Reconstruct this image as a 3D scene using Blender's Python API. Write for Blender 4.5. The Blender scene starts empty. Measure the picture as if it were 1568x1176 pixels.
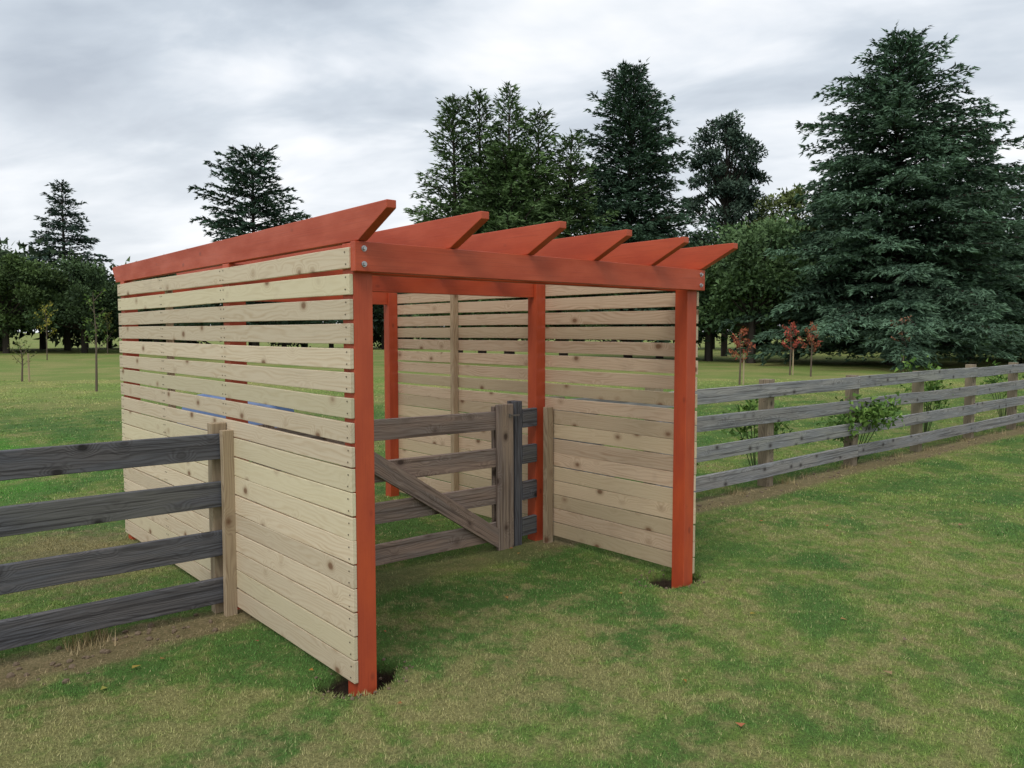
import bpy, bmesh, math, random
import numpy as np
from mathutils import Vector, Matrix, noise as mnoise

rnd = random.Random(7)
scene = bpy.context.scene
scene.view_settings.view_transform = 'Standard'
scene.view_settings.look = 'None'
scene.view_settings.exposure = 0

# ------------------------------------------------------------------ site frame
CAM = (-1.853, -3.222, 1.70)
HEAD = math.radians(49.25)
FX, FY = math.cos(HEAD), math.sin(HEAD)
def site(r, f):
    """ground point r metres to the right / f metres ahead of the viewpoint heading"""
    return (CAM[0] + FX*f + FY*r, CAM[1] + FY*f - FX*r)

# ------------------------------------------------------------------ node helpers
class NT:
    def __init__(s, tree):
        s.t = tree; s.n = tree.nodes; s.l = tree.links
    def node(s, typ, **kw):
        n = s.n.new(typ)
        for k, v in kw.items():
            setattr(n, k, v)
        return n
    def put(s, sock, v):
        if v is None: return
        if isinstance(v, bpy.types.NodeSocket): s.l.new(v, sock)
        else: sock.default_value = v
    def math(s, op, a, b=None, c=None, clamp=False):
        n = s.node('ShaderNodeMath', operation=op, use_clamp=clamp)
        s.put(n.inputs[0], a); s.put(n.inputs[1], b); s.put(n.inputs[2], c)
        return n.outputs[0]
    def vmath(s, op, a, b=None):
        n = s.node('ShaderNodeVectorMath', operation=op)
        s.put(n.inputs[0], a)
        if b is not None: s.put(n.inputs[1], b)
        return n.outputs[0]
    def noise(s, vec, scale, detail=3, rough=0.55, dist=0.0, out=0):
        n = s.node('ShaderNodeTexNoise')
        s.put(n.inputs['Vector'], vec)
        n.inputs['Scale'].default_value = scale
        n.inputs['Detail'].default_value = detail
        n.inputs['Roughness'].default_value = rough
        n.inputs['Distortion'].default_value = dist
        return n.outputs[out]
    def ss(s, v, a, b):
        n = s.node('ShaderNodeMapRange', interpolation_type='SMOOTHSTEP')
        s.put(n.inputs['Value'], v)
        n.inputs['From Min'].default_value = a
        n.inputs['From Max'].default_value = b
        return n.outputs[0]
    def mapr(s, v, a, b, c, d):
        n = s.node('ShaderNodeMapRange')
        s.put(n.inputs['Value'], v)
        for k, x in zip(('From Min','From Max','To Min','To Max'), (a,b,c,d)):
            n.inputs[k].default_value = x
        return n.outputs[0]
    def mix(s, f, a, b, blend='MIX'):
        n = s.node('ShaderNodeMix', data_type='RGBA', blend_type=blend)
        s.put(n.inputs[0], f)
        for i, v in ((6, a), (7, b)):
            if isinstance(v, tuple): v = (v[0], v[1], v[2], 1)
            s.put(n.inputs[i], v)
        return n.outputs[2]
    def sep(s, v):
        n = s.node('ShaderNodeSeparateXYZ'); s.put(n.inputs[0], v); return n.outputs
    def comb(s, x, y, z):
        n = s.node('ShaderNodeCombineXYZ')
        s.put(n.inputs[0], x); s.put(n.inputs[1], y); s.put(n.inputs[2], z)
        return n.outputs[0]
    def scale(s, v, sc):
        n = s.node('ShaderNodeVectorMath', operation='MULTIPLY')
        s.put(n.inputs[0], v); n.inputs[1].default_value = sc
        return n.outputs[0]
    def bump(s, h, strength, dist=0.01):
        n = s.node('ShaderNodeBump')
        n.inputs['Strength'].default_value = strength
        n.inputs['Distance'].default_value = dist
        s.put(n.inputs['Height'], h)
        return n.outputs[0]

def new_mat(name):
    m = bpy.data.materials.new(name); m.use_nodes = True
    m.node_tree.nodes.clear()
    nt = NT(m.node_tree)
    out = nt.node('ShaderNodeOutputMaterial')
    b = nt.node('ShaderNodeBsdfPrincipled')
    nt.l.new(b.outputs[0], out.inputs[0])
    return m, nt, b

# ------------------------------------------------------------------ wood materials
def wood_mat(name, light, dark, knotc, grey=None, rough=0.75, contrast=1.0, knots=0.5):
    m, nt, b = new_mat(name)
    a = nt.node('ShaderNodeAttribute', attribute_name='bco').outputs['Vector']
    bid = nt.node('ShaderNodeAttribute', attribute_name='bid').outputs['Fac']
    vor = nt.node('ShaderNodeTexVoronoi', feature='F1')
    nt.put(vor.inputs['Vector'], nt.scale(a, (5.5, 8.0, 8.0)))
    vor.inputs['Scale'].default_value = 1.0
    d = nt.math('ADD', vor.outputs['Distance'], nt.math('MULTIPLY', nt.math('SUBTRACT', nt.noise(nt.scale(a, (30, 40, 40)), 1.0, 2), 0.5), 0.06))
    has = nt.math('GREATER_THAN', nt.sep(vor.outputs['Color'])[0], knots)
    near = nt.math('MULTIPLY', nt.math('SUBTRACT', 1.0, nt.ss(d, 0.0, 0.55)), has)
    kn = nt.math('MULTIPLY', nt.math('SUBTRACT', 1.0, nt.ss(d, 0.08, 0.19)), has)
    halo = nt.math('MULTIPLY', nt.math('SUBTRACT', 1.0, nt.ss(d, 0.14, 0.34)), has)
    y = nt.sep(a)[1]
    lowf = nt.noise(nt.scale(a, (1.3, 8, 8)), 1.0, 2)
    ph = nt.math('ADD', nt.math('MULTIPLY', y, 300.0), nt.math('ADD', nt.math('MULTIPLY', lowf, 55.0), nt.math('MULTIPLY', near, 26.0)))
    ring = nt.math('POWER', nt.math('MULTIPLY_ADD', nt.math('SINE', ph), 0.5, 0.5), 1.6)
    fine = nt.noise(nt.scale(a, (5, 190, 190)), 1.0, 3, 0.6)
    g = nt.math('ADD', nt.math('MULTIPLY', ring, 0.75*contrast), nt.math('MULTIPLY', nt.math('SUBTRACT', fine, 0.5), 1.3*contrast))
    g = nt.math('MULTIPLY', g, nt.mapr(nt.noise(nt.scale(a, (2.2, 14, 14)), 1.0, 2), 0.3, 0.7, 0.30, 1.0))
    col = nt.mix(nt.math('ADD', g, 0.0, clamp=True), light, dark)
    col = nt.mix(nt.ss(bid, 0.55, 1.0), col, nt.mix(0.5, col, (light[0]*0.88, light[1]*0.97, light[2]*0.85)))
    v = nt.mapr(nt.math('FRACT', nt.math('MULTIPLY', bid, 7.31)), 0, 1, 0.83, 1.10)
    hs = nt.node('ShaderNodeHueSaturation'); nt.put(hs.inputs['Value'], v); nt.put(hs.inputs['Color'], col)
    col = hs.outputs[0]
    if grey:
        col = nt.mix(nt.ss(nt.noise(nt.scale(a, (1.5, 12, 12)), 1.0, 4), 0.38, 0.62), col, nt.mix(nt.math('MULTIPLY', ring, 0.5), grey, dark))
        # bleached patches and dark wet streaks
        pale = nt.ss(nt.noise(nt.scale(a, (3.5, 30, 30)), 1.0, 4, 0.7), 0.55, 0.75)
        col = nt.mix(nt.math('MULTIPLY', pale, 0.55), col, tuple(min(.6, c*1.75) for c in grey))
        streak = nt.ss(nt.noise(nt.scale(a, (1.2, 75, 75)), 1.0, 3), 0.51, 0.66)
        col = nt.mix(nt.math('MULTIPLY', streak, 0.7), col, (dark[0]*0.45, dark[1]*0.45, dark[2]*0.45))
    else:
        stn = nt.ss(nt.noise(nt.scale(a, (3.0, 6, 6)), 1.0, 4, 0.65), 0.56, 0.74)
        col = nt.mix(nt.math('MULTIPLY', stn, 0.25), col, (dark[0]*0.8, dark[1]*0.85, dark[2]*0.95))
    col = nt.mix(nt.math('MULTIPLY', halo, 0.45), col, tuple(0.5*(dark[i]+knotc[i]) for i in range(3)))
    col = nt.mix(nt.math('MULTIPLY', kn, 0.85), col, knotc)
    nt.put(b.inputs['Base Color'], col)
    b.inputs['Roughness'].default_value = rough
    b.inputs['Specular IOR Level'].default_value = 0.3
    h = nt.math('ADD', nt.math('MULTIPLY', fine, 0.7), nt.math('MULTIPLY', ring, 0.3))
    nt.put(b.inputs['Normal'], nt.bump(h, 0.5 if grey else 0.3, 0.003 if grey else 0.002))
    return m

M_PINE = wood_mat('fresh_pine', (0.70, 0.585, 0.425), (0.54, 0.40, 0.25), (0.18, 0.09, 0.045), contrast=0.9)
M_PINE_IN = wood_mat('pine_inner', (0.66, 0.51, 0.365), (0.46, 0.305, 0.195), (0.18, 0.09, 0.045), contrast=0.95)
M_STUD = wood_mat('pine_stud', (0.44, 0.34, 0.225), (0.27, 0.19, 0.12), (0.13, 0.06, 0.03), contrast=1.1)
M_GREY = wood_mat('weathered_rail', (0.150, 0.142, 0.148), (0.050, 0.046, 0.050), (0.018, 0.016, 0.016), grey=(0.115, 0.118, 0.135), contrast=1.1, rough=0.8, knots=0.35)
M_GREYR = wood_mat('weathered_rail_pale', (0.34, 0.325, 0.31), (0.13, 0.122, 0.118), (0.05, 0.042, 0.04), grey=(0.27, 0.272, 0.28), contrast=1.1, rough=0.8, knots=0.4)
M_POST = wood_mat('weathered_post', (0.30, 0.24, 0.165), (0.15, 0.115, 0.08), (0.05, 0.035, 0.025), contrast=1.2, rough=0.8)
M_GATE = wood_mat('gate_timber', (0.34, 0.25, 0.20), (0.15, 0.10, 0.078), (0.05, 0.03, 0.024), grey=(0.25, 0.205, 0.18), contrast=1.0, rough=0.78, knots=0.4)

def paint_mat():
    m, nt, b = new_mat('rust_red_paint')
    a = nt.node('ShaderNodeAttribute', attribute_name='bco').outputs['Vector']
    n1 = nt.noise(nt.scale(a, (3, 9, 9)), 1.0, 4)
    n2 = nt.noise(nt.scale(a, (3, 150, 150)), 1.0, 2)
    vor = nt.node('ShaderNodeTexVoronoi', feature='F1')
    nt.put(vor.inputs['Vector'], nt.scale(a, (5.5, 9.5, 9.5))); vor.inputs['Scale'].default_value = 1.0
    has = nt.math('GREATER_THAN', nt.sep(vor.outputs['Color'])[0], 0.55)
    kn = nt.math('MULTIPLY', nt.math('SUBTRACT', 1.0, nt.ss(vor.outputs['Distance'], 0.06, 0.18)), has)
    col = nt.mix(nt.ss(n1, 0.3, 0.7), (0.53, 0.085, 0.028), (0.43, 0.062, 0.022))
    col = nt.mix(nt.math('MULTIPLY', nt.ss(n2, 0.52, 0.72), 0.32), col, (0.31, 0.042, 0.016))
    col = nt.mix(nt.math('MULTIPLY', kn, 0.6), col, (0.21, 0.032, 0.014))
    nt.put(b.inputs['Base Color'], col)
    nt.put(b.inputs['Roughness'], nt.mapr(n1, 0.3, 0.7, 0.42, 0.62))
    nt.put(b.inputs['Normal'], nt.bump(nt.math('ADD', n2, nt.math('MULTIPLY', kn, 0.6)), 0.35, 0.0018))
    return m
M_RED = paint_mat()

def simple_mat(name, col, rough=0.5, metal=0.0, nscale=40, var=0.25):
    m, nt, b = new_mat(name)
    tc = nt.node('ShaderNodeTexCoord').outputs['Object']
    n = nt.noise(tc, nscale, 4)
    nt.put(b.inputs['Base Color'], nt.mix(n, tuple(c*(1-var) for c in col), tuple(c*(1+var) for c in col)))
    b.inputs['Roughness'].default_value = rough
    b.inputs['Metallic'].default_value = metal
    return m
M_STEEL = simple_mat('galvanised_steel', (0.45, 0.46, 0.47), 0.4, 0.8)
M_SCREW = simple_mat('screw_head', (0.10, 0.075, 0.05), 0.6, 0.2)

# ------------------------------------------------------------------ board mesh builder
class Boards:
    def __init__(s):
        s.v = []; s.f = []; s.c = []; s.b = []
    def board(s, p0, p1, up, h, t, nseg=1, warp=0.0, r=None):
        """h along 'up', t along cross(axis, up); p0,p1 are centre line ends"""
        p0 = Vector(p0); p1 = Vector(p1); up = Vector(up).normalized()
        ax = (p1-p0); L = ax.length; ax.normalize(); side = ax.cross(up).normalized()
        off = Vector((rnd.uniform(0, 90), rnd.uniform(0, 90), rnd.uniform(0, 90))); bid = rnd.random()
        ph1, ph2 = rnd.uniform(0, 6.28), rnd.uniform(0, 6.28)
        fr = rnd.uniform(0.6, 1.5)
        base = len(s.v)
        for i in range(nseg+1):
            u = i/nseg
            w = warp*(math.sin(fr*u*6+ph1)*0.7+math.sin(u*13*fr+ph2)*0.3)
            w2 = warp*math.sin(u*9*fr+ph2)*0.6
            c = p0.lerp(p1, u)+up*w
            for (a, bb) in ((-1, -1), (1, -1), (1, 1), (-1, 1)):
                hh = h/2 + (w2*0.35 if bb > 0 else 0)
                s.v.append(c+side*(a*t/2)+up*(bb*hh))
                s.c.append(Vector((u*L, bb*h/2, a*t/2))+off); s.b.append(bid)
        for i in range(nseg):
            q = base+i*4
            for k in range(4):
                k2 = (k+1) % 4
                s.f.append((q+k, q+k2, q+4+k2, q+4+k))
        s.f.append((base+3, base+2, base+1, base))
        q = base+nseg*4
        s.f.append((q, q+1, q+2, q+3))
    def prism_yz(s, prof, x0, x1):
        off = Vector((rnd.uniform(0, 90), rnd.uniform(0, 90), rnd.uniform(0, 90))); bid = rnd.random()
        n = len(prof); base = len(s.v)
        for x in (x0, x1):
            for (y, z) in prof:
                s.v.append(Vector((x, y, z))); s.c.append(Vector((y, z, x))+off); s.b.append(bid)
        s.f.append(tuple(range(base+n-1, base-1, -1))); s.f.append(tuple(range(base+n, base+2*n)))
        for k in range(n):
            k2 = (k+1) % n
            s.f.append((base+k, base+k2, base+n+k2, base+n+k))
    def make(s, name, mat, bevel=0.003, parent=None):
        me = bpy.data.meshes.new(name)
        me.from_pydata([tuple(v) for v in s.v], [], s.f)
        a = me.attributes.new('bco', 'FLOAT_VECTOR', 'POINT')
        a.data.foreach_set('vector', np.array([tuple(c) for c in s.c], dtype=np.float32).ravel())
        a = me.attributes.new('bid', 'FLOAT', 'POINT')
        a.data.foreach_set('value', np.array(s.b, dtype=np.float32))
        bm = bmesh.new(); bm.from_mesh(me); bmesh.ops.recalc_face_normals(bm, faces=bm.faces); bm.to_mesh(me); bm.free()
        me.materials.append(mat)
        o = bpy.data.objects.new(name, me); scene.collection.objects.link(o)
        if bevel:
            md = o.modifiers.new('bevel', 'BEVEL'); md.width = bevel; md.segments = 2; md.limit_method = 'ANGLE'; md.angle_limit = math.radians(40)
        if parent: o.parent = parent
        return o

def empty(name):
    e = bpy.data.objects.new(name, None); scene.collection.objects.link(e); e.empty_display_size = 0.3
    return e

# ------------------------------------------------------------------ pergola
PW = 0.10
DEP = 3.76
WID = 2.49
perg = empty('slatted_garden_pergola')
XL, XR = 0.022, WID+0.005
YS = (PW/2, 1.52, DEP-0.05)
fr = Boards()
for X in (XL, XR):
    for Y in YS:
        fr.board((X, Y, -0.35), (X, Y, 2.105), (0, 1, 0), PW, PW, 6, 0.0)
fr.make('posts', M_RED, 0.003, perg)
bm_ = Boards()
bm_.board((XL-0.065, -0.024, 2.04), (XR+0.075, -0.024, 2.04), (0, 0, 1), 0.135, 0.044, 8, 0.0015)
bm_.board((XL+0.051, YS[1]-0.0, 2.04), (XR-0.051, YS[1], 2.04), (0, 0, 1), 0.135, 0.044, 4)
bm_.board((XL+0.051, YS[2], 2.04), (XR-0.051, YS[2], 2.04), (0, 0, 1), 0.135, 0.044, 4)
bm_.board((XL+0.051, YS[0]+0.06, 2.03), (XR-0.051, YS[0]+0.06, 2.03), (0, 0, 1), 0.12, 0.03, 4)
bm_.make('cross_beams', M_RED, 0.003, perg)
rf = Boards()
for k in range(6):
    x = 0.0+0.51*k+rnd.uniform(-0.004, 0.004)
    zt = 2.262; zb = 2.110
    prof = [(-0.29, zt), (-0.29, zt-0.035), (-0.045, zb), (DEP+0.13, zb-0.006), (DEP+0.22, zt-0.055), (DEP+0.22, zt-0.028)]
    rf.prism_yz(prof, x-0.024, x+0.024)
rf.make('rafters', M_RED, 0.003, perg)

Z0 = 0.055; PITCH = 0.1135; NS = 18
def slats(xc, name, mat):
    s = Boards()
    for i in range(NS):
        h = 0.1075 if i < 9 else 0.0935
        z = Z0+PITCH*i+h/2
        y0 = -0.002+rnd.uniform(-0.002, 0.003); y1 = DEP+rnd.uniform(-0.006, 0.008)
        s.board((xc, y0, z+rnd.uniform(-.001, .001)), (xc, y1, z+rnd.uniform(-.002, .002)), (0, 0, 1), h, 0.021, 22, 0.0028)
    return s.make(name, mat, 0.0025, perg)
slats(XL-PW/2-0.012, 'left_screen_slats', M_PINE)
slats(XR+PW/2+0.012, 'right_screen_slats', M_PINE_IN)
st = Boards()
st.board((XR+0.020, 2.66, 0.06), (XR+0.020, 2.66, 2.06), (1, 0, 0), 0.055, 0.05, 4)
st.board((XL-0.020, 2.66, 0.06), (XL-0.020, 2.66, 2.06), (1, 0, 0), 0.04, 0.05, 4)
st.make('screen_studs', M_STUD, 0.002, perg)
# screws
sc = Boards()
for xs, sg in ((XL-PW/2-0.0235, -1), (XR+PW/2+0.0005, -1)):
    for Y in (0.03, 1.50, 1.545, 2.65, 2.68, DEP-0.07, DEP-0.03):
        if sg and xs > 1 and Y not in (2.65, 2.68): continue
        for i in range(NS):
            z = Z0+PITCH*i
            for dz in (0.022, 0.077):
                yy = Y+rnd.uniform(-.005, .005)
                sc.board((xs-0.001, yy, z+dz-0.003), (xs-0.001, yy, z+dz+0.003), (0, 1, 0), 0.006, 0.002)
sc.make('screws', M_SCREW, 0, perg)
# bolts with washers
bm = bmesh.new()
def bolt(x, y, z):
    for r, d, o in ((0.014, 0.003, 0.0), (0.009, 0.012, 0.006)):
        bmesh.ops.create_cone(bm, cap_ends=True, segments=14 if r > .01 else 6, radius1=r, radius2=r*0.95, depth=d,
            matrix=Matrix.Translation((x, y-o, z)) @ Matrix.Rotation(math.pi/2, 4, 'X'))
for x in (XL-0.02, XR+0.03):
    for z in (2.075, 2.005):
        bolt(x, -0.048, z)
me = bpy.data.meshes.new('bolts'); bm.to_mesh(me); bm.free(); me.materials.append(M_STEEL)
o = bpy.data.objects.new('bolts', me); scene.collection.objects.link(o); o.parent = perg

# ------------------------------------------------------------------ fences
RT = (1.045, 0.755, 0.465, 0.175)
YF = 1.50
fl = empty('post_and_rail_fence')
r_ = Boards()
for zt in RT:
    r_.board((-7.5, YF-0.03, zt-0.075+0.075), (-0.075, YF-0.03, zt-0.022), (0, 0, 1), 0.150, 0.04, 22, 0.005)
r_.make('rails', M_GREY, 0.004, fl)
r_ = Boards()
for X in (-2.3, -4.25, -6.2):
    r_.board((X, YF+0.055, -0.3), (X, YF+0.055, 1.17), (0, 1, 0), 0.12, 0.12, 3)
r_.make('fence_posts', M_POST, 0.005, fl)
r_ = Boards()
r_.board((-0.083, YF-0.085, 0.0), (-0.083, YF-0.085, 1.12), (1, 0, 0), 0.068, 0.045, 5, 0.002)
r_.board((-0.100, YF+0.03, 0.0), (-0.100, YF+0.03, 1.155), (1, 0, 0), 0.09, 0.07, 5, 0.002)
r_.make('end_battens', M_STUD, 0.003, fl)

frr = empty('post_and_rail_fence')
r_ = Boards()
PX = [2.72]+[4.02+1.955*k for k in range(16)]
ends = [2.60]+[PX[i] for i in range(3, len(PX), 2)]
for zt in RT:
    for a, b2 in zip(ends[:-1], ends[1:]):
        lift = 0.10
        r_.board((a+0.004, YF-0.03, zt-0.075+lift+rnd.uniform(-.012, .012)), (b2-0.004, YF-0.03, zt-0.075+lift+rnd.uniform(-.012, .012)),
                 (0, 0, 1), 0.148+rnd.uniform(-.004, .004), 0.04, 12, 0.005)
r_.make('rails', M_GREYR, 0.004, frr)
r_ = Boards()
for X in PX:
    r_.board((X, YF+0.055, -0.3), (X+rnd.uniform(-.02, .02), YF+0.055, 1.16+rnd.uniform(-.02, .03)), (0, 1, 0), 0.12, 0.13, 3, 0.002)
r_.make('fence_posts', M_POST, 0.005, frr)

gate = empty('wooden_gate')
g_ = Boards()
for zt in RT:
    g_.board((0.10, YF, zt-0.015), (2.10, YF, zt-0.03), (0, 0, 1), 0.145, 0.035, 8, 0.003)
g_.board((0.58, YF-0.037, 1.04), (2.035, YF-0.037, 0.10), (0, 0, 1), 0.155, 0.035, 4, 0.002)
g_.board((2.115, YF-0.038, 0.0), (2.105, YF-0.038, 1.14), (1, 0, 0), 0.155, 0.036, 4, 0.002)
g_.board((2.115, YF+0.038, 0.03), (2.105, YF+0.038, 1.12), (1, 0, 0), 0.12, 0.036, 4, 0.002)
g_.board((0.16, YF-0.038, 0.0), (0.16, YF-0.038, 1.13), (1, 0, 0), 0.14, 0.036, 4, 0.002)
g_.make('gate_boards', M_GATE, 0.004, gate)
g_ = Boards()
g_.board((2.252, YF+0.01, -0.2), (2.252, YF+0.01, 1.155), (1, 0, 0), 0.075, 0.10, 4, 0.002)
for zt in RT:
    g_.board((2.29, YF-0.03, zt-0.03), (2.440, YF-0.03, zt-0.025), (0, 0, 1), 0.145, 0.04, 2)
g_.make('latch_post_and_rails', M_GREY, 0.004, gate)
g_ = Boards()
g_.board((XR+0.0, YF-0.12, 0.0), (XR+0.0, YF-0.12, 1.10), (1, 0, 0), 0.07, 0.045, 4, 0.001)
g_.make('latch_batten', M_STUD, 0.003, gate)
bm = bmesh.new()
def bx(x, y, z, sx, sy, sz):
    bmesh.ops.create_cube(bm, size=1, matrix=Matrix.Translation((x, y, z)) @ Matrix.Diagonal((sx, sy, sz, 1)))
bx(2.20, YF-0.062, 1.05, 0.08, 0.006, 0.012); bx(2.14, YF-0.066, 1.05, 0.012, 0.014, 0.03)
for z in (0.25, 0.85): bx(0.24, YF-0.062, z, 0.4, 0.006, 0.035)
me = bpy.data.meshes.new('latch_and_hinges'); bm.to_mesh(me); bm.free(); me.materials.append(simple_mat('dull_steel', (0.2, 0.19, 0.18), 0.6, 0.6))
o = bpy.data.objects.new('latch_and_hinges', me); scene.collection.objects.link(o); o.parent = gate

# ------------------------------------------------------------------ ground
PITS = [(0.055, 0.12, 0.19, 0.135), (WID+0.005, 0.13, 0.205, 0.145)]
def pit_k(x, y):
    k = np.zeros_like(x)
    for (cx, cy, rx, ry) in PITS:
        th = np.arctan2(y-cy, x-cx)
        wob = 1+0.10*np.sin(3*th+cx)+0.07*np.sin(7*th+1)+0.04*np.sin(13*th)
        d = np.sqrt(((x-cx)/rx)**2+((y-cy)/ry)**2)/wob
        k = np.maximum(k, np.clip((1.12-d)/0.30, 0, 1))
    return k
def height(x, y):
    h = 0.008*np.sin(x*1.7+0.5)*np.sin(y*1.3)+0.006*np.sin(x*4.1+y*2.7)+0.003*np.sin(x*9+1)*np.sin(y*8+2)+0.006
    far = np.clip((np.hypot(x, y)-12)/60, 0, 1)
    h = h + far*0.12*np.sin(x*0.11)*np.sin(y*0.09+1)
    k = pit_k(x, y)
    k = k*k*(3-2*k)
    return h - 0.13*k
def axis(lo, hi, step, far, g):
    a = list(np.arange(lo, hi, step))
    s = step; v = a[-1]
    while v < far:
        s *= g; v += s; a.append(v)
    s = step; v = a[0]
    while v > -far:
        s *= g; v -= s; a.insert(0, v)
    return np.array(a)
gx = axis(-0.6, 3.0, 0.03, 1500, 1.10)
gy = axis(-0.5, 0.6, 0.03, 1500, 1.10)
GX, GY = np.meshgrid(gx, gy)
GZ = height(GX, GY)
nx, ny = len(gx), len(gy)
verts = np.stack([GX.ravel(), GY.ravel(), GZ.ravel()], 1)
idx = np.arange(nx*ny).reshape(ny, nx)
quads = np.stack([idx[:-1, :-1].ravel(), idx[:-1, 1:].ravel(), idx[1:, 1:].ravel(), idx[1:, :-1].ravel()], 1)
me = bpy.data.meshes.new('lawn_ground')
me.from_pydata(verts.tolist(), [], quads.tolist())
for p in me.polygons: p.use_smooth = True
at = me.attributes.new('soil', 'FLOAT', 'POINT')
at.data.foreach_set('value', pit_k(GX, GY).ravel().astype(np.float32))

STRIP_Y = 1.36
def lawn_group():
    g = bpy.data.node_groups.new('lawn_colour', 'ShaderNodeTree')
    g.interface.new_socket('Color', in_out='OUTPUT', socket_type='NodeSocketColor')
    g.interface.new_socket('Dirt', in_out='OUTPUT', socket_type='NodeSocketFloat')
    nt = NT(g)
    out = nt.node('NodeGroupOutput')
    P = nt.node('ShaderNodeNewGeometry').outputs['Position']
    P = nt.scale(P, (1, 1, 0))
    X, Y = nt.sep(P)[0], nt.sep(P)[1]
    n0 = nt.noise(P, 0.33, 2, 0.6)
    n1 = nt.noise(P, 1.3, 3, 0.65)
    n2 = nt.noise(P, 6.0, 3, 0.7)
    green = (0.072, 0.165, 0.036); olive = (0.185, 0.255, 0.055); dry = (0.32, 0.265, 0.13); lush = (0.085, 0.26, 0.032)
    east = nt.math('MULTIPLY', nt.ss(nt.math('SUBTRACT', X, Y), 1.0, 6.0), 0.03)
    mixv = nt.math('ADD', nt.math('ADD', nt.math('MULTIPLY', n1, 0.60), nt.math('MULTIPLY', n0, 0.28)), nt.math('MULTIPLY', n2, 0.14))
    c = nt.mix(nt.ss(nt.math('ADD', mixv, east), 0.43, 0.64), green, olive)
    dm = nt.math('MULTIPLY', nt.ss(n0, 0.42, 0.62), 0.9)
    wx = nt.math('SUBTRACT', X, 0.9); wy = nt.math('SUBTRACT', Y, 0.1)
    wr = nt.math('SQRT', nt.math('ADD', nt.math('MULTIPLY', wx, wx), nt.math('MULTIPLY', wy, nt.math('MULTIPLY', wy, 1.2))))
    wear = nt.math('SUBTRACT', 1.0, nt.ss(wr, 0.2, 1.6))
    wx = nt.math('ADD', X, 1.2); wy = nt.math('ADD', Y, 0.1)
    wr = nt.math('SQRT', nt.math('ADD', nt.math('MULTIPLY', wx, wx), nt.math('MULTIPLY', wy, nt.math('MULTIPLY', wy, 0.8))))
    wear = nt.math('MAXIMUM', wear, nt.math('SUBTRACT', 1.0, nt.ss(wr, 0.3, 1.7)))
    dmm = nt.math('ADD', nt.math('MULTIPLY', dm, 0.09), nt.math('MULTIPLY', wear, 0.10))
    c = nt.mix(nt.math('MULTIPLY', nt.ss(nt.math('ADD', nt.math('ADD', nt.math('MULTIPLY', n2, 0.7), nt.math('MULTIPLY', n1, 0.3)), dmm), 0.51, 0.69), 0.70), c, dry)
    sw = nt.math('SINE', nt.math('MULTIPLY', nt.math('ADD', Y, nt.math('MULTIPLY', n1, 0.15)), 5.6))
    c = nt.mix(nt.mapr(sw, -0.5, 0.5, 0.0, 0.16), c, nt.mix(0.5, c, (0.20, 0.32, 0.07)))
    dx = nt.math('SUBTRACT', X, -2.2); dy = nt.math('SUBTRACT', Y, 9.5)
    rr = nt.math('SQRT', nt.math('ADD', nt.math('POWER', nt.math('MULTIPLY', nt.math('ABSOLUTE', dx), 0.30), 2.0), nt.math('POWER', nt.math('MULTIPLY', nt.math('ABSOLUTE', dy), 0.24), 2.0)))
    c = nt.mix(nt.math('MULTIPLY', nt.math('SUBTRACT', 1.0, nt.ss(nt.math('ADD', rr, nt.math('MULTIPLY', nt.math('SUBTRACT', n1, 0.5), 0.8)), 0.65, 1.05)), 0.85), c, lush)
    far = nt.ss(nt.math('ADD', Y, nt.math('MULTIPLY', X, 0.5)), 13, 24)
    c = nt.mix(nt.math('MULTIPLY', far, 0.85), c, nt.mix(nt.ss(n0, 0.35, 0.65), (0.24, 0.33, 0.08), (0.38, 0.37, 0.13)))
    dd = nt.math('ABSOLUTE', nt.math('SUBTRACT', Y, STRIP_Y))
    dd = nt.math('ADD', dd, nt.math('MULTIPLY', nt.math('SUBTRACT', n2, 0.5), 0.40))
    dd = nt.math('ADD', dd, nt.math('MULTIPLY', nt.math('SUBTRACT', n1, 0.5), 0.35))
    strip = nt.math('SUBTRACT', 1.0, nt.ss(dd, 0.11, 0.27))
    inside = nt.math('MULTIPLY', nt.ss(X, -0.1, 0.3), nt.math('SUBTRACT', 1.0, nt.ss(X, 2.2, 2.6)))
    strip = nt.math('MULTIPLY', strip, nt.math('SUBTRACT', 1.0, nt.math('MULTIPLY', inside, 0.5)))
    ex = nt.math('SUBTRACT', X, -0.5); ey = nt.math('SUBTRACT', Y, 3.4)
    r2 = nt.math('SQRT', nt.math('ADD', nt.math('POWER', nt.math('ABSOLUTE', ex), 2.0), nt.math('POWER', nt.math('MULTIPLY', nt.math('ABSOLUTE', ey), 0.7), 2.0)))
    worn = nt.math('SUBTRACT', 1.0, nt.ss(nt.math('ADD', r2, nt.math('MULTIPLY', nt.math('SUBTRACT', n2, 0.5), 1.6)), 0.3, 0.9))
    strip = nt.math('MAXIMUM', strip, nt.math('MULTIPLY', worn, 0.8))
    c = nt.mix(nt.math('MULTIPLY', strip, 0.80), c, nt.mix(nt.noise(P, 14, 3), (0.15, 0.095, 0.055), (0.42, 0.30, 0.19)))
    nt.l.new(c, out.inputs[0]); nt.l.new(strip, out.inputs[1])
    return g
LG = lawn_group()
m, nt, b = new_mat('lawn')
gn = nt.node('ShaderNodeGroup', node_tree=LG)
P = nt.node('ShaderNodeNewGeometry').outputs['Position']
fn = nt.noise(P, 60, 3, 0.7)
fn2 = nt.noise(P, 220, 2, 0.6)
c = nt.mix(nt.mapr(nt.math('ADD', fn, nt.math('MULTIPLY', nt.math('SUBTRACT', fn2, .5), .5)), 0.3, 0.7, 0.30, 1.0), (0.055, 0.062, 0.024), gn.outputs[0])
soil = nt.node('ShaderNodeAttribute', attribute_name='soil').outputs['Fac']
sn = nt.noise(P, 45, 4, 0.7)
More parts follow.
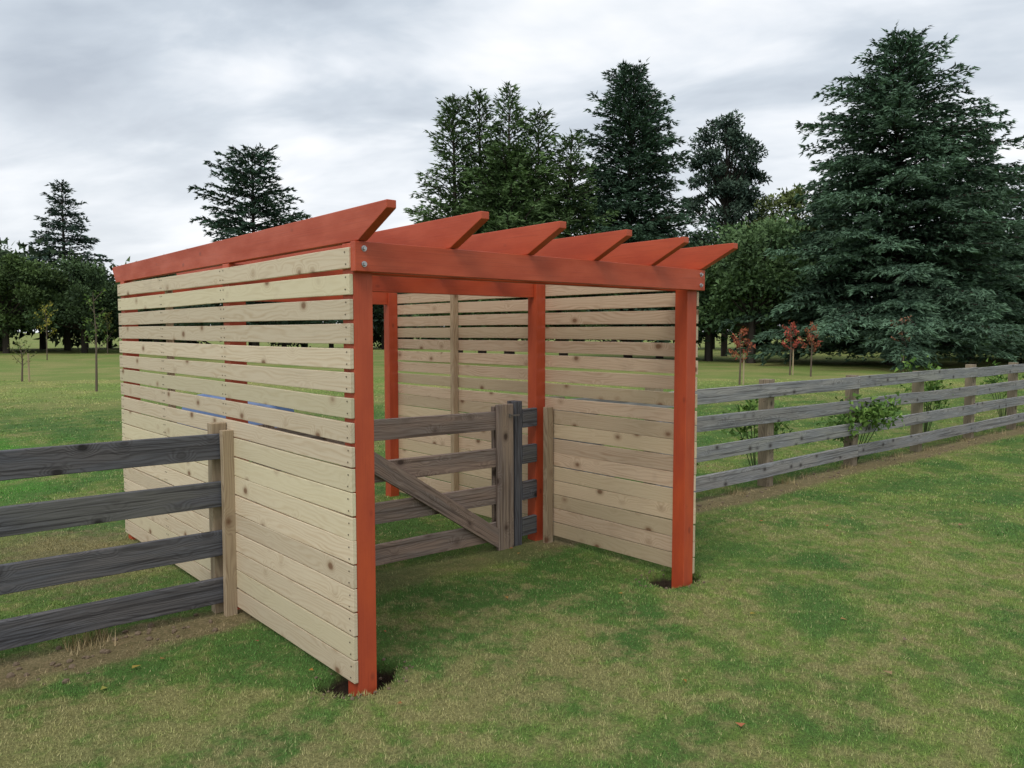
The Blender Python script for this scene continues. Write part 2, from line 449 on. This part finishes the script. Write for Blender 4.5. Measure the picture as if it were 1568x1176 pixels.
c = nt.mix(nt.ss(soil, 0.15, 0.5), c, nt.mix(sn, (0.012, 0.009, 0.007), (0.065, 0.045, 0.03)))
nt.put(b.inputs['Base Color'], c)
b.inputs['Roughness'].default_value = 0.95
b.inputs['Specular IOR Level'].default_value = 0.1
nt.put(b.inputs['Normal'], nt.bump(nt.math('ADD', fn, sn), 0.6, 0.02))
me.materials.append(m)
o = bpy.data.objects.new('lawn_ground', me); scene.collection.objects.link(o)

# grass blades: one mesh
m, nt, b = new_mat('grass_blades')
gn = nt.node('ShaderNodeGroup', node_tree=LG)
tint = nt.node('ShaderNodeAttribute', attribute_name='tint').outputs['Fac']
c = nt.mix(nt.math('MULTIPLY', nt.ss(tint, 0.88, 0.96), 0.75), gn.outputs[0], (0.46, 0.40, 0.20))
hs = nt.node('ShaderNodeHueSaturation'); nt.put(hs.inputs['Color'], c); nt.put(hs.inputs['Value'], nt.mapr(nt.math('FRACT', nt.math('MULTIPLY', tint, 13.7)), 0, 1, 1.0, 1.75))
nt.put(b.inputs['Base Color'], hs.outputs[0])
b.inputs['Roughness'].default_value = 0.6
b.inputs['Specular IOR Level'].default_value = 0.2
M_BLADE = m
R = np.random.default_rng(3)
def blades(n, f0, f1, lat, hmin, hmax, w):
    u = R.random(n); f = np.sqrt(f0**2+u*(f1**2-f0**2))
    r = (R.random(n)*2-1)*f*lat
    x = CAM[0]+FX*f+FY*r; y = CAM[1]+FY*f-FX*r
    keep = (pit_k(x, y) < 0.45)
    d = np.abs(y-STRIP_Y+0.05*np.sin(x*5)+0.04*np.sin(x*13))
    keep &= ~((d < 0.24) & (R.random(n) < 0.80*(1-d/0.24)+0.25))
    x, y = x[keep], y[keep]; n = len(x)
    hvar = 0.85+0.3*np.sin(x*23+np.sin(y*17)*2)*np.sin(y*19+np.sin(x*13)*2)
    h = R.uniform(hmin, hmax, n)*hvar
    az = R.uniform(0, 6.283, n); lean = R.uniform(0.1, 1.3, n)
    z = height(x, y)-0.002
    wx, wy = np.cos(az+1.57), np.sin(az+1.57)
    W = w*R.uniform(0.7, 1.3, n)
    v = np.zeros((n, 3, 3))
    v[:, 0] = np.stack([x-wx*W, y-wy*W, z], 1)
    v[:, 1] = np.stack([x+wx*W, y+wy*W, z], 1)
    v[:, 2] = np.stack([x+np.cos(az)*h*lean, y+np.sin(az)*h*lean, z+h*(1.15-lean*0.45)], 1)
    return v
parts = [blades(360000, 2.2, 6.5, 0.80, 0.010, 0.025, 0.0015),
         blades(240000, 6.5, 13.0, 0.80, 0.012, 0.028, 0.0032),
         blades(110000, 13.0, 28.0, 0.80, 0.016, 0.034, 0.009)]
n = 9000
tx = np.concatenate([R.uniform(-4, -0.15, n//3), R.uniform(2.7, 20, n-n//3)]); ty = 1.50+R.normal(0, 0.07, n)
cl = (np.sin(tx*5.1)+np.sin(tx*13.3)) > 0.9
tx, ty = tx[cl], ty[cl]; n = len(tx)
h = R.uniform(0.03, 0.11, n); az = R.uniform(0, 6.28, n); ln = R.uniform(0.1, 0.7, n)
v = np.zeros((n, 3, 3)); z = height(tx, ty)
v[:, 0] = np.stack([tx-np.sin(az)*.003, ty+np.cos(az)*.003, z], 1)
v[:, 1] = np.stack([tx+np.sin(az)*.003, ty-np.cos(az)*.003, z], 1)
v[:, 2] = np.stack([tx+np.cos(az)*h*ln, ty+np.sin(az)*h*ln, z+h], 1)
parts.append(v)
V = np.concatenate(parts).astype(np.float32)

def tri_mesh(name, V, mat, tint=None, col=None, smooth=False):
    n = len(V)
    me = bpy.data.meshes.new(name)
    me.vertices.add(n*3); me.vertices.foreach_set('co', V.reshape(-1).astype(np.float32))
    me.loops.add(n*3); me.loops.foreach_set('vertex_index', np.arange(n*3, dtype=np.int32))
    me.polygons.add(n); me.polygons.foreach_set('loop_start', np.arange(0, n*3, 3, dtype=np.int32))
    me.update(calc_edges=True)
    if tint is not None:
        a = me.attributes.new('tint', 'FLOAT', 'POINT'); a.data.foreach_set('value', np.repeat(tint, 3).astype(np.float32))
    if col is not None:
        a = me.attributes.new('col', 'FLOAT_VECTOR', 'POINT'); a.data.foreach_set('vector', np.repeat(col, 3, axis=0).astype(np.float32).ravel())
    me.materials.append(mat)
    return me
me = tri_mesh('grass', V, M_BLADE, tint=R.random(len(V)))
o = bpy.data.objects.new('grass', me); scene.collection.objects.link(o)

# soil crumbs around the post holes
bm = bmesh.new()
for (cx, cy, rx, ry) in PITS:
    for k in range(90):
        th = rnd.uniform(0, 6.28); q = rnd.uniform(0.55, 1.5)
        x = cx+rx*q*math.cos(th); y = cy+ry*q*math.sin(th); s = rnd.uniform(0.003, 0.012)
        z = float(height(np.array([x]), np.array([y]))[0])
        bmesh.ops.create_icosphere(bm, subdivisions=1, radius=s, matrix=Matrix.Translation((x, y, z+s*0.4)) @ Matrix.Rotation(rnd.uniform(0, 3), 4, 'X') @ Matrix.Diagonal((1, rnd.uniform(.6, 1), rnd.uniform(.5, .9), 1)))
for k in range(260):
    x = rnd.choice((rnd.uniform(-3.5, -0.2), rnd.uniform(2.7, 12))); y = STRIP_Y+rnd.gauss(0, .12); s = rnd.uniform(0.006, 0.022)
    bmesh.ops.create_icosphere(bm, subdivisions=1, radius=s, matrix=Matrix.Translation((x, y, float(height(np.array([x]), np.array([y]))[0])+s*.3)) @ Matrix.Rotation(rnd.uniform(0, 3), 4, 'X') @ Matrix.Diagonal((1, rnd.uniform(.6, 1), rnd.uniform(.4, .8), 1)))
me = bpy.data.meshes.new('soil_crumbs'); bm.to_mesh(me); bm.free(); me.materials.append(simple_mat('soil', (0.17, 0.125, 0.085), 0.95))
o = bpy.data.objects.new('soil_crumbs', me); scene.collection.objects.link(o)

# ------------------------------------------------------------------ foliage
m, nt, b = new_mat('foliage')
ca = nt.node('ShaderNodeAttribute', attribute_name='col').outputs['Vector']
nt.put(b.inputs['Base Color'], ca)
b.inputs['Roughness'].default_value = 0.75
b.inputs['Specular IOR Level'].default_value = 0.15
M_FOL = m

# a few dead leaves on the turf
n = 90
f = R.uniform(3.2, 11, n); r = R.uniform(-.62, .62, n)*f
x = CAM[0]+FX*f+FY*r; y = CAM[1]+FY*f-FX*r; z = height(x, y)+0.014
az = R.uniform(0, 6.28, n); s_ = R.uniform(.010, .026, n)
v = np.zeros((n, 3, 3))
for k, da in enumerate((0, 2.4, 3.9)):
    v[:, k] = np.stack([x+np.cos(az+da)*s_, y+np.sin(az+da)*s_, z+R.uniform(0, .010, n)], 1)
cc_ = np.stack([R.uniform(.12, .42, n), R.uniform(.08, .27, n), R.uniform(.03, .10, n)], 1)
o = bpy.data.objects.new('fallen_leaves', tri_mesh('fallen_leaves', v, M_FOL, col=cc_)); scene.collection.objects.link(o)

def norm(a): return a/np.maximum(np.linalg.norm(a, axis=-1, keepdims=True), 1e-9)
def tube(p0, p1, r0, r1, n=6):
    p0 = np.array(p0, float); p1 = np.array(p1, float)
    a = norm(p1-p0); s = norm(np.cross(a, [0.3, 0.9, 0.2])); t = np.cross(a, s)
    th = np.arange(n)*2*np.pi/n
    r = np.outer(np.cos(th), s)+np.outer(np.sin(th), t)
    A = p0+r*r0; B = p1+r*r1
    A2 = np.roll(A, -1, 0); B2 = np.roll(B, -1, 0)
    return np.concatenate([np.stack([A, A2, B2], 1), np.stack([A, B2, B], 1)])
class Tree:
    def __init__(s, seed): s.R = np.random.default_rng(seed); s.V = []; s.C = []
    def add(s, V, C):
        C = np.asarray(C, float)
        if C.ndim == 1: C = np.tile(C, (len(V), 1))
        s.V.append(V); s.C.append(C)
    def wood(s, p0, p1, r0, r1, c=(0.05, 0.04, 0.032), n=6):
        s.add(tube(p0, p1, r0, r1, n), c)
    def leaves(s, P, D, ln, wd, C, up=0.0):
        n = len(P); R = s.R
        D = norm(D); Q = R.normal(size=(n, 3)); Q[:, 2] += up
        S = norm(np.cross(D, Q))
        l = ln*R.uniform(0.6, 1.35, n)[:, None]; w = wd*R.uniform(0.6, 1.3, n)[:, None]
        s.add(np.stack([P-S*w*0.5, P+S*w*0.5, P+D*l], 1), C)
    def conifer(s, H, Rr, zb, prof, nb, dens, ln=0.34, wd=0.10, rise=0.25, droop=0.35, lift=0.0, cin=(0.02, 0.035, 0.025),
                ctip=(0.06, 0.10, 0.065), off=(0, 0), lenvar=(0.65, 1.12), trunk=0.28, spread=0.30, lean=(0, 0), fluff=1.0, tiers=0):
        """branches carry flat sprays: side twigs along each limb, needles along each twig"""
        R = s.R; ox, oy = off
        s.wood((ox, oy, -0.2), (ox+lean[0]*.5, oy+lean[1]*.5, H*0.5), trunk, trunk*0.55)
        s.wood((ox+lean[0]*.5, oy+lean[1]*.5, H*0.5), (ox+lean[0], oy+lean[1], H-0.1), trunk*0.55, 0.02)
        cin = np.array(cin); ctip = np.array(ctip)
        lump = R.uniform(0, 6.28, 4)
        for i in range(nb):
            t = min(0.997, (i+R.random())/nb)
            if tiers:
                tt = t*tiers; t = (math.floor(tt)+(tt % 1)**2.2*0.8+0.1*R.random())/tiers
            z = zb+(H-zb)*min(t, .997)
            az = i*2.39996+R.uniform(-.5, .5)
            L = Rr*prof(min(t, .997))*R.uniform(*lenvar)*(1+0.14*math.sin(3*az+lump[0]+t*4)+0.10*math.sin(11*t+lump[1]+az))+0.10
            d = np.array([math.cos(az), math.sin(az), 0]); p = np.array([-d[1], d[0], 0])
            ri = rise+0.9*t**4+R.uniform(-.08, .08)
            base = np.array([ox+lean[0]*z/H, oy+lean[1]*z/H, z])
            def zo(q): return L*(ri*q-droop*q*q+lift*q**4)
            for a_, b_ in ((0, .45), (.45, .9)):
                s.wood(base+d*L*a_+[0, 0, zo(a_)], base+d*L*b_+[0, 0, zo(b_)], 0.02+0.012*L*(1-a_), 0.015+0.010*L*(1-b_), n=3)
            nt_ = int(4+L*5.0)
            qt = (np.arange(nt_)+R.random(nt_))/nt_*0.88+0.12
            sg = np.where(np.arange(nt_) % 2 == 0, 1.0, -1.0)
            tl = (spread*L*1.5*(1.05-qt)+0.22)*R.uniform(.6, 1.2, nt_)
            per = max(4, int(dens*(0.35*L+0.16*L*L+.2)/nt_))
            ti = np.repeat(np.arange(nt_), per); n = len(ti)
            v_ = R.random(n)
            q = qt[ti]; lat = sg[ti]*tl[ti]*v_
            tdz = R.normal(0, .05*fluff, nt_)[ti]
            P = base+np.outer(q*L+np.abs(lat)*0.65, d)+np.outer(lat*0.85, p)
            P[:, 2] += zo(q)-0.22*np.abs(lat)+tdz*3*v_+R.normal(0, 0.035*fluff, n)
            D = d*0.75+np.outer(sg[ti]*R.uniform(.2, 1.1, n), p)+R.normal(0, .28, (n, 3))
            D[:, 2] += (ri-2*droop*q)*0.6-0.15*v_
            br = R.uniform(0.7, 1.3)
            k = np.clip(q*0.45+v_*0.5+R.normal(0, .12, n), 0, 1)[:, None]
            C = (cin*(1-k)+ctip*k)*br*R.uniform(.8, 1.2, (n, 1))  # tips naturally lighter, with some top light also put into their colour
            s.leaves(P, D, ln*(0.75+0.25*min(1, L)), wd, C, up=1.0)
    def clump(s, c, r, n, ln, wd, c0, c1, flat=0.75):
        R = s.R
        u = norm(R.normal(size=(n, 3))); rr = r*R.random(n)**0.45
        P = u*rr[:, None]; P[:, 2] *= flat
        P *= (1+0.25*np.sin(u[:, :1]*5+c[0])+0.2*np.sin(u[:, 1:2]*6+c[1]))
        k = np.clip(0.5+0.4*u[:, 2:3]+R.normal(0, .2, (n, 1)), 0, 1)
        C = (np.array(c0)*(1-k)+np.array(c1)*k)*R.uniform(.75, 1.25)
        s.leaves(P+np.array(c), u+R.normal(0, .6, (n, 3)), ln, wd, C, up=0.6)
    def broad(s, H, Rr, zb, nc, cr, per, ln=0.22, wd=0.16, c0=(0.02, 0.035, 0.018), c1=(0.06, 0.095, 0.035), off=(0, 0), trunk=0.25, flat=0.75, limbs=True, bark=(0.05, 0.042, 0.035)):
        R = s.R; ox, oy = off
        top = np.array([ox, oy, zb+(H-zb)*0.55])
        s.wood((ox, oy, -0.2), tuple(top*[1, 1, .5]), trunk, trunk*.8, bark); s.wood(tuple(top*[1, 1, .5]), top, trunk*.8, trunk*.4, bark)
        for i in range(nc):
            u = norm(R.normal(size=3)); q = R.random()**0.45
            zc = zb+(H-zb)*0.5+u[2]*q*(H-zb)*0.5*0.86
            c = np.array([ox+u[0]*q*Rr*.85, oy+u[1]*q*Rr*.85, zc])
            if limbs:
                b0 = np.array([ox, oy, max(0.25*H, min(top[2], zc-0.35*abs(zc-zb)-0.5))])
                mid = (b0+c)/2+[0, 0, -0.1]
                s.wood(b0, mid, trunk*.32, trunk*.2, bark, 4); s.wood(mid, c, trunk*.2, 0.02, bark, 4)
            s.clump(c, cr*R.uniform(.65, 1.25), per, ln, wd, c0, c1, flat)
    def make(s, name, loc=(0, 0), rot=0):
        V = np.concatenate(s.V); C = np.concatenate(s.C)
        me = tri_mesh(name, V, M_FOL, col=C)
        o = bpy.data.objects.new(name, me); scene.collection.objects.link(o)
        o.location = (loc[0], loc[1], 0); o.rotation_euler[2] = rot
        return o
def rf_(px, f): return site((px-784)/1217*f, f)
RV = HEAD-math.pi/2   # object rotation that puts local +X to the viewer's right

# big blue-green spruce, right
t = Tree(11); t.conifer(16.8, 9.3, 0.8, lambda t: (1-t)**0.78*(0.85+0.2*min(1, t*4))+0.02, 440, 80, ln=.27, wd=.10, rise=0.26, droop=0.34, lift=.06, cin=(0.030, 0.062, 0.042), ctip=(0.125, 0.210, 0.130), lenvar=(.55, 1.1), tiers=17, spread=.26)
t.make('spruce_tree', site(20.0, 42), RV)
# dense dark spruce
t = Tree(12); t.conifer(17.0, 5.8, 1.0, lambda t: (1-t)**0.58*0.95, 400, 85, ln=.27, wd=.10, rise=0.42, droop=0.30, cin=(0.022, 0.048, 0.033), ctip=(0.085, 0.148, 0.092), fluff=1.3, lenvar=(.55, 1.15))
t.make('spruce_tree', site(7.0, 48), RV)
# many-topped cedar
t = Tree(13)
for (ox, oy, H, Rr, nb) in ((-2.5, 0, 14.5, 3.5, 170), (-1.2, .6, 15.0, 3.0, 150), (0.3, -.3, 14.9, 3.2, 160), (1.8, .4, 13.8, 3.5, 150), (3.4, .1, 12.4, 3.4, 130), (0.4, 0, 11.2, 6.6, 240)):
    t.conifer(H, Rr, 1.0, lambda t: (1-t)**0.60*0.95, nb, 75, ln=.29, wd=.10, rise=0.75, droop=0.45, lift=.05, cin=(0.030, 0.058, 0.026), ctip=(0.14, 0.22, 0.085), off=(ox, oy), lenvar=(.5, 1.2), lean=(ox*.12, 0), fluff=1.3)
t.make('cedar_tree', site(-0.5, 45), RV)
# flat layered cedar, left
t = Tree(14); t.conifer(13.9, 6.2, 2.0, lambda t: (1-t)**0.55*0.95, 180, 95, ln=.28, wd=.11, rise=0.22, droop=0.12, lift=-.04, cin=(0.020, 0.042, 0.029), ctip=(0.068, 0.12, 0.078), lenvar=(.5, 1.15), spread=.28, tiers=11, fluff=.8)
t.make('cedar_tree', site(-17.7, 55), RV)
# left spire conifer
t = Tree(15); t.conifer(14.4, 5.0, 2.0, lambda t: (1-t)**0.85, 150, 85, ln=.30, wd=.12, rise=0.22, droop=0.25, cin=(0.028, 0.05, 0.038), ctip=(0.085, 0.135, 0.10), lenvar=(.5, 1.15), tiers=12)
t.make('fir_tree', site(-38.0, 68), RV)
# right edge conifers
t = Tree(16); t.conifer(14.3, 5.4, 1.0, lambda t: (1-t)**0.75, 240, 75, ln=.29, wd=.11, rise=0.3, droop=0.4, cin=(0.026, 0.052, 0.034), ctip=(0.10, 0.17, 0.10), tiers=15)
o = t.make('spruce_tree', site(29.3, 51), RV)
o2 = bpy.data.objects.new('spruce_tree', o.data); scene.collection.objects.link(o2); x, y = site(30.0, 44.5); o2.location = (x, y, 0); o2.rotation_euler[2] = 2.0; o2.scale = (.9, .9, .93)
o2 = bpy.data.objects.new('spruce_tree', o.data); scene.collection.objects.link(o2); x, y = site(41.0, 52); o2.location = (x, y, 0); o2.rotation_euler[2] = 4.0; o2.scale = (1.1, 1.1, 1.1)
# open tall tree with sky gaps
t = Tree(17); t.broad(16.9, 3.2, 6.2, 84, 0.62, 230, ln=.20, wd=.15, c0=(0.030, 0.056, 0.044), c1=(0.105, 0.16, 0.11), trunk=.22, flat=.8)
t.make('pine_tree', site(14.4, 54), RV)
# mid fill
specs = [(18, 1215, 50, 11.3, 3.6, 40, (0.05, 0.075, 0.027), (0.18, 0.22, 0.075)), (19, 1150, 43, 7.9, 3.4, 38, (0.045, 0.085, 0.038), (0.15, 0.24, 0.10)),
         (20, 1085, 46, 7.6, 3.2, 34, (0.036, 0.070, 0.036), (0.12, 0.19, 0.10)), (21, 10, 60, 7.9, 5.0, 46, (0.032, 0.056, 0.022), (0.11, 0.17, 0.055)),
         (22, 130, 62, 7.4, 5.0, 46, (0.027, 0.048, 0.024), (0.09, 0.145, 0.06)), (23, 240, 64, 7.2, 4.6, 40, (0.026, 0.048, 0.026), (0.085, 0.13, 0.055)),
         (24, -60, 66, 10.5, 5.0, 46, (0.026, 0.048, 0.026), (0.085, 0.13, 0.055)), (25, 1010, 50, 8.5, 4.2, 40, (0.028, 0.052, 0.026), (0.095, 0.155, 0.065))]
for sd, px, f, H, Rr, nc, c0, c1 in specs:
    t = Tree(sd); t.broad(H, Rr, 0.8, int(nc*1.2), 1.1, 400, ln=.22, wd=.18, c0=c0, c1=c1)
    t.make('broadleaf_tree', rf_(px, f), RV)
# distant belt
t = Tree(30)
for i in range(74):
    a = math.radians(-68+136*i/73+rnd.uniform(-.8, .8)); D = rnd.uniform(76, 92)
    r, f = math.sin(a)*D, math.cos(a)*D
    H = rnd.uniform(7, 9.5) if a < 0 else rnd.uniform(8, 12)
    g_ = rnd.uniform(.7, 1.3)
    t.broad(H, 4.2, 0.3, 14, 1.8, 190, ln=.55, wd=.42, c0=(0.022*g_, 0.036*g_, 0.020), c1=(0.072*g_, 0.11*g_, 0.05), off=(r, f), trunk=.3, limbs=False)
o = t.make('distant_treeline', (CAM[0], CAM[1]), RV)

# saplings and roses
def sapling(seed, loc, H, R0, c0, c1, n, stake=False, name='sapling_tree', ls=0.10, nb=9):
    t = Tree(seed); R_ = t.R
    t.wood((0, 0, -.1), (.04, 0, H*.55), .035, .022, (0.13, .10, .075)); t.wood((.04, 0, H*.55), (0, .03, H*.97), .022, .006, (0.13, .10, .075))
    for i in range(nb):
        z = H*(.40+.55*i/nb); az = i*2.4; L = R0*R_.uniform(.6, 1.1)*(1.15-z/H*.7)
        e = np.array([math.cos(az)*L, math.sin(az)*L, z+L*1.0])
        t.wood((0.02, 0, z), e, .012, .004, (0.12, .09, .07), 3)
        k = max(3, n//nb); q = R_.uniform(.35, 1.05, k)[:, None]
        P = np.array([0.02, 0, z])*(1-q)+e*q+R_.normal(0, .05*H/2, (k, 3))
        D = R_.normal(size=(k, 3)); kk = R_.random((k, 1))
        t.leaves(P, D, ls, ls*.65, np.array(c0)*(1-kk)+np.array(c1)*kk)
    if stake:
        t.wood((.22, 0, -.1), (.22, 0, 0.9+H*.05), .03, .03, (0.42, .33, .21), 4)
    return t.make(name, loc)
red0, red1 = (0.24, 0.045, 0.035), (0.50, 0.12, 0.08)
gr0, gr1 = (0.06, 0.11, 0.03), (0.17, 0.25, 0.06)
sapling(40, rf_(1133, 25), 1.75, .50, red0, (0.34, .13, .06), 240, True)
sapling(41, rf_(1210, 31), 2.1, .50, red0, red1, 260, True)
sapling(42, rf_(1242, 30), 2.0, .45, red0, (0.32, .15, .07), 200, False)
sapling(43, rf_(1380, 34), 2.3, .75, (0.15, .10, .06), (0.40, .18, .11), 170, True)
sapling(44, rf_(72, 49), 3.5, .8, gr0, (0.50, .43, .07), 330)
sapling(45, rf_(146, 22.5), 2.9, .55, gr0, gr1, 190, ls=.09)
sapling(46, rf_(32, 27), 1.3, .5, gr0, (0.2, .2, .06), 140, True, ls=.07)
sapling(47, rf_(165, 60), 3.2, .7, gr0, (0.25, .22, .05), 200)
def rose(seed, loc, H, W, n):
    t = Tree(seed); R_ = t.R
    for i in range(11):
        az = R_.uniform(0, 6.28); L = W*R_.uniform(.4, 1); z = H*R_.uniform(.55, 1)
        m_ = np.array([math.cos(az)*L*.5, math.sin(az)*L*.4, z*.75]); e = np.array([math.cos(az)*L, math.sin(az)*L*.7, z])
        t.wood((0, 0, -.05), m_, .008, .006, (.07, .10, .04), 3); t.wood(m_, e, .006, .003, (.07, .10, .04), 3)
        k = n//11; q = R_.uniform(0, 1.05, k)[:, None]
        P = m_*(1-q)+e*q+R_.normal(0, .06, (k, 3)); kk = R_.random((k, 1))
        t.leaves(P, R_.normal(size=(k, 3)), .07, .055, np.array([.065, .14, .03])*(1-kk)+np.array([.19, .31, .07])*kk)
    return t.make('rose_bush', loc)
rose(50, (8.15, 1.62), 0.85, .75, 900)
rose(51, (6.25, 1.85), 1.05, .45, 420)
rose(52, (10.9, 1.85), 1.25, .55, 480)
rose(53, (14.5, 1.9), 1.1, .5, 300)
rose(54, (-1.95, 3.6), 1.15, .35, 160)
rose(55, (5.0, 2.2), 0.6, .4, 160)

# ------------------------------------------------------------------ tarpaulin-covered timber stack behind the screen
bm = bmesh.new()
NXs, NYs = 40, 24
gridv = []
for j in range(NYs+1):
    row = []
    for i in range(NXs+1):
        u = i/NXs*2-1; v = j/NYs*2-1
        ht = 0.78-0.08*u*u+0.05*mnoise.noise(Vector((u*2, v*2, 1)))
        z = ht*(1-max(0, (max(abs(u), abs(v))-0.72)/0.28)**1.4) if max(abs(u), abs(v)) > .72 else ht
        z += 0.03*mnoise.noise(Vector((u*7, v*5, 3)))
        row.append(bm.verts.new((u*0.85, v*0.5, max(z, 0.01))))
    gridv.append(row)
for j in range(NYs):
    for i in range(NXs):
        f = bm.faces.new((gridv[j][i], gridv[j][i+1], gridv[j+1][i+1], gridv[j+1][i])); f.smooth = True
me = bpy.data.meshes.new('tarpaulin_stack'); bm.to_mesh(me); bm.free(); me.materials.append(simple_mat('blue_tarpaulin', (0.10, 0.16, 0.32), 0.5, 0, 6, .3))
o = bpy.data.objects.new('tarpaulin_covered_stack', me); scene.collection.objects.link(o)
x, y = site(-4.15, 12.0); o.location = (x, y, 0); o.rotation_euler[2] = RV

# ------------------------------------------------------------------ world
w = bpy.data.worlds.new('World'); scene.world = w; w.use_nodes = True
w.node_tree.nodes.clear(); nt = NT(w.node_tree)
out = nt.node('ShaderNodeOutputWorld')
sky = nt.node('ShaderNodeTexSky', sky_type='NISHITA'); sky.sun_disc = False
SUN_EL = math.radians(52); SUN_AZ = math.radians(205)  # direction the light comes from, from +X ccw
sky.sun_elevation = SUN_EL; sky.sun_rotation = math.pi/2-SUN_AZ
b1 = nt.node('ShaderNodeBackground'); nt.l.new(sky.outputs[0], b1.inputs[0]); b1.inputs[1].default_value = 0.12
D = nt.node('ShaderNodeTexCoord').outputs['Generated']
xyz = nt.sep(D)
den = nt.math('ADD', nt.math('MAXIMUM', xyz[2], 0.0), 0.22)
Pc = nt.comb(nt.math('DIVIDE', xyz[0], den), nt.math('DIVIDE', xyz[1], den), 0.0)
Pr = nt.node('ShaderNodeVectorRotate'); nt.put(Pr.inputs['Vector'], Pc); Pr.inputs['Angle'].default_value = -RV+0.35
Ps = nt.scale(Pr.outputs[0], (0.8, 1.25, 1))
n1 = nt.noise(Ps, 0.95, 5, 0.50, 0.5)
n2 = nt.noise(nt.vmath('ADD', Ps, (5.3, 2.1, 0)), 2.6, 5, 0.55, 0.3)
nn = nt.math('ADD', nt.math('MULTIPLY', n1, 0.68), nt.math('MULTIPLY', n2, 0.32))
cr = nt.node('ShaderNodeValToRGB'); nt.put(cr.inputs[0], nn)
e = cr.color_ramp.elements
e[0].position = 0.36; e[0].color = (0.42, 0.475, 0.55, 1)
e[1].position = 0.62; e[1].color = (1.0, 1.0, 1.0, 1)
x_ = cr.color_ramp.elements.new(0.455); x_.color = (0.58, 0.64, 0.71, 1)
x_ = cr.color_ramp.elements.new(0.53); x_.color = (0.79, 0.83, 0.88, 1)
hz = nt.math('SUBTRACT', 1.0, nt.ss(xyz[2], 0.02, 0.36))
cc = nt.mix(nt.math('MULTIPLY', hz, 0.50), cr.outputs[0], (0.95, 0.955, 0.965))
b2 = nt.node('ShaderNodeBackground'); nt.l.new(cc, b2.inputs[0]); b2.inputs[1].default_value = 1.12
ms = nt.node('ShaderNodeMixShader'); ms.inputs[0].default_value = 0.94
nt.l.new(b1.outputs[0], ms.inputs[1]); nt.l.new(b2.outputs[0], ms.inputs[2]); nt.l.new(ms.outputs[0], out.inputs[0])

sl = bpy.data.lights.new('sun', 'SUN'); sl.energy = 1.5; sl.angle = math.radians(25); sl.color = (1.0, 0.96, 0.90)
so = bpy.data.objects.new('sun', sl); scene.collection.objects.link(so)
dv = Vector((math.cos(SUN_EL)*math.cos(SUN_AZ), math.cos(SUN_EL)*math.sin(SUN_AZ), math.sin(SUN_EL)))
so.rotation_euler = dv.to_track_quat('Z', 'Y').to_euler()

cam = bpy.data.cameras.new('camera'); co = bpy.data.objects.new('camera', cam); scene.collection.objects.link(co)
cam.sensor_width = 36; cam.lens = 27.94; cam.clip_end = 4000; cam.clip_start = 0.05
co.location = CAM; co.rotation_euler = (math.radians(90-3.76), 0, HEAD-math.pi/2)
scene.camera = co
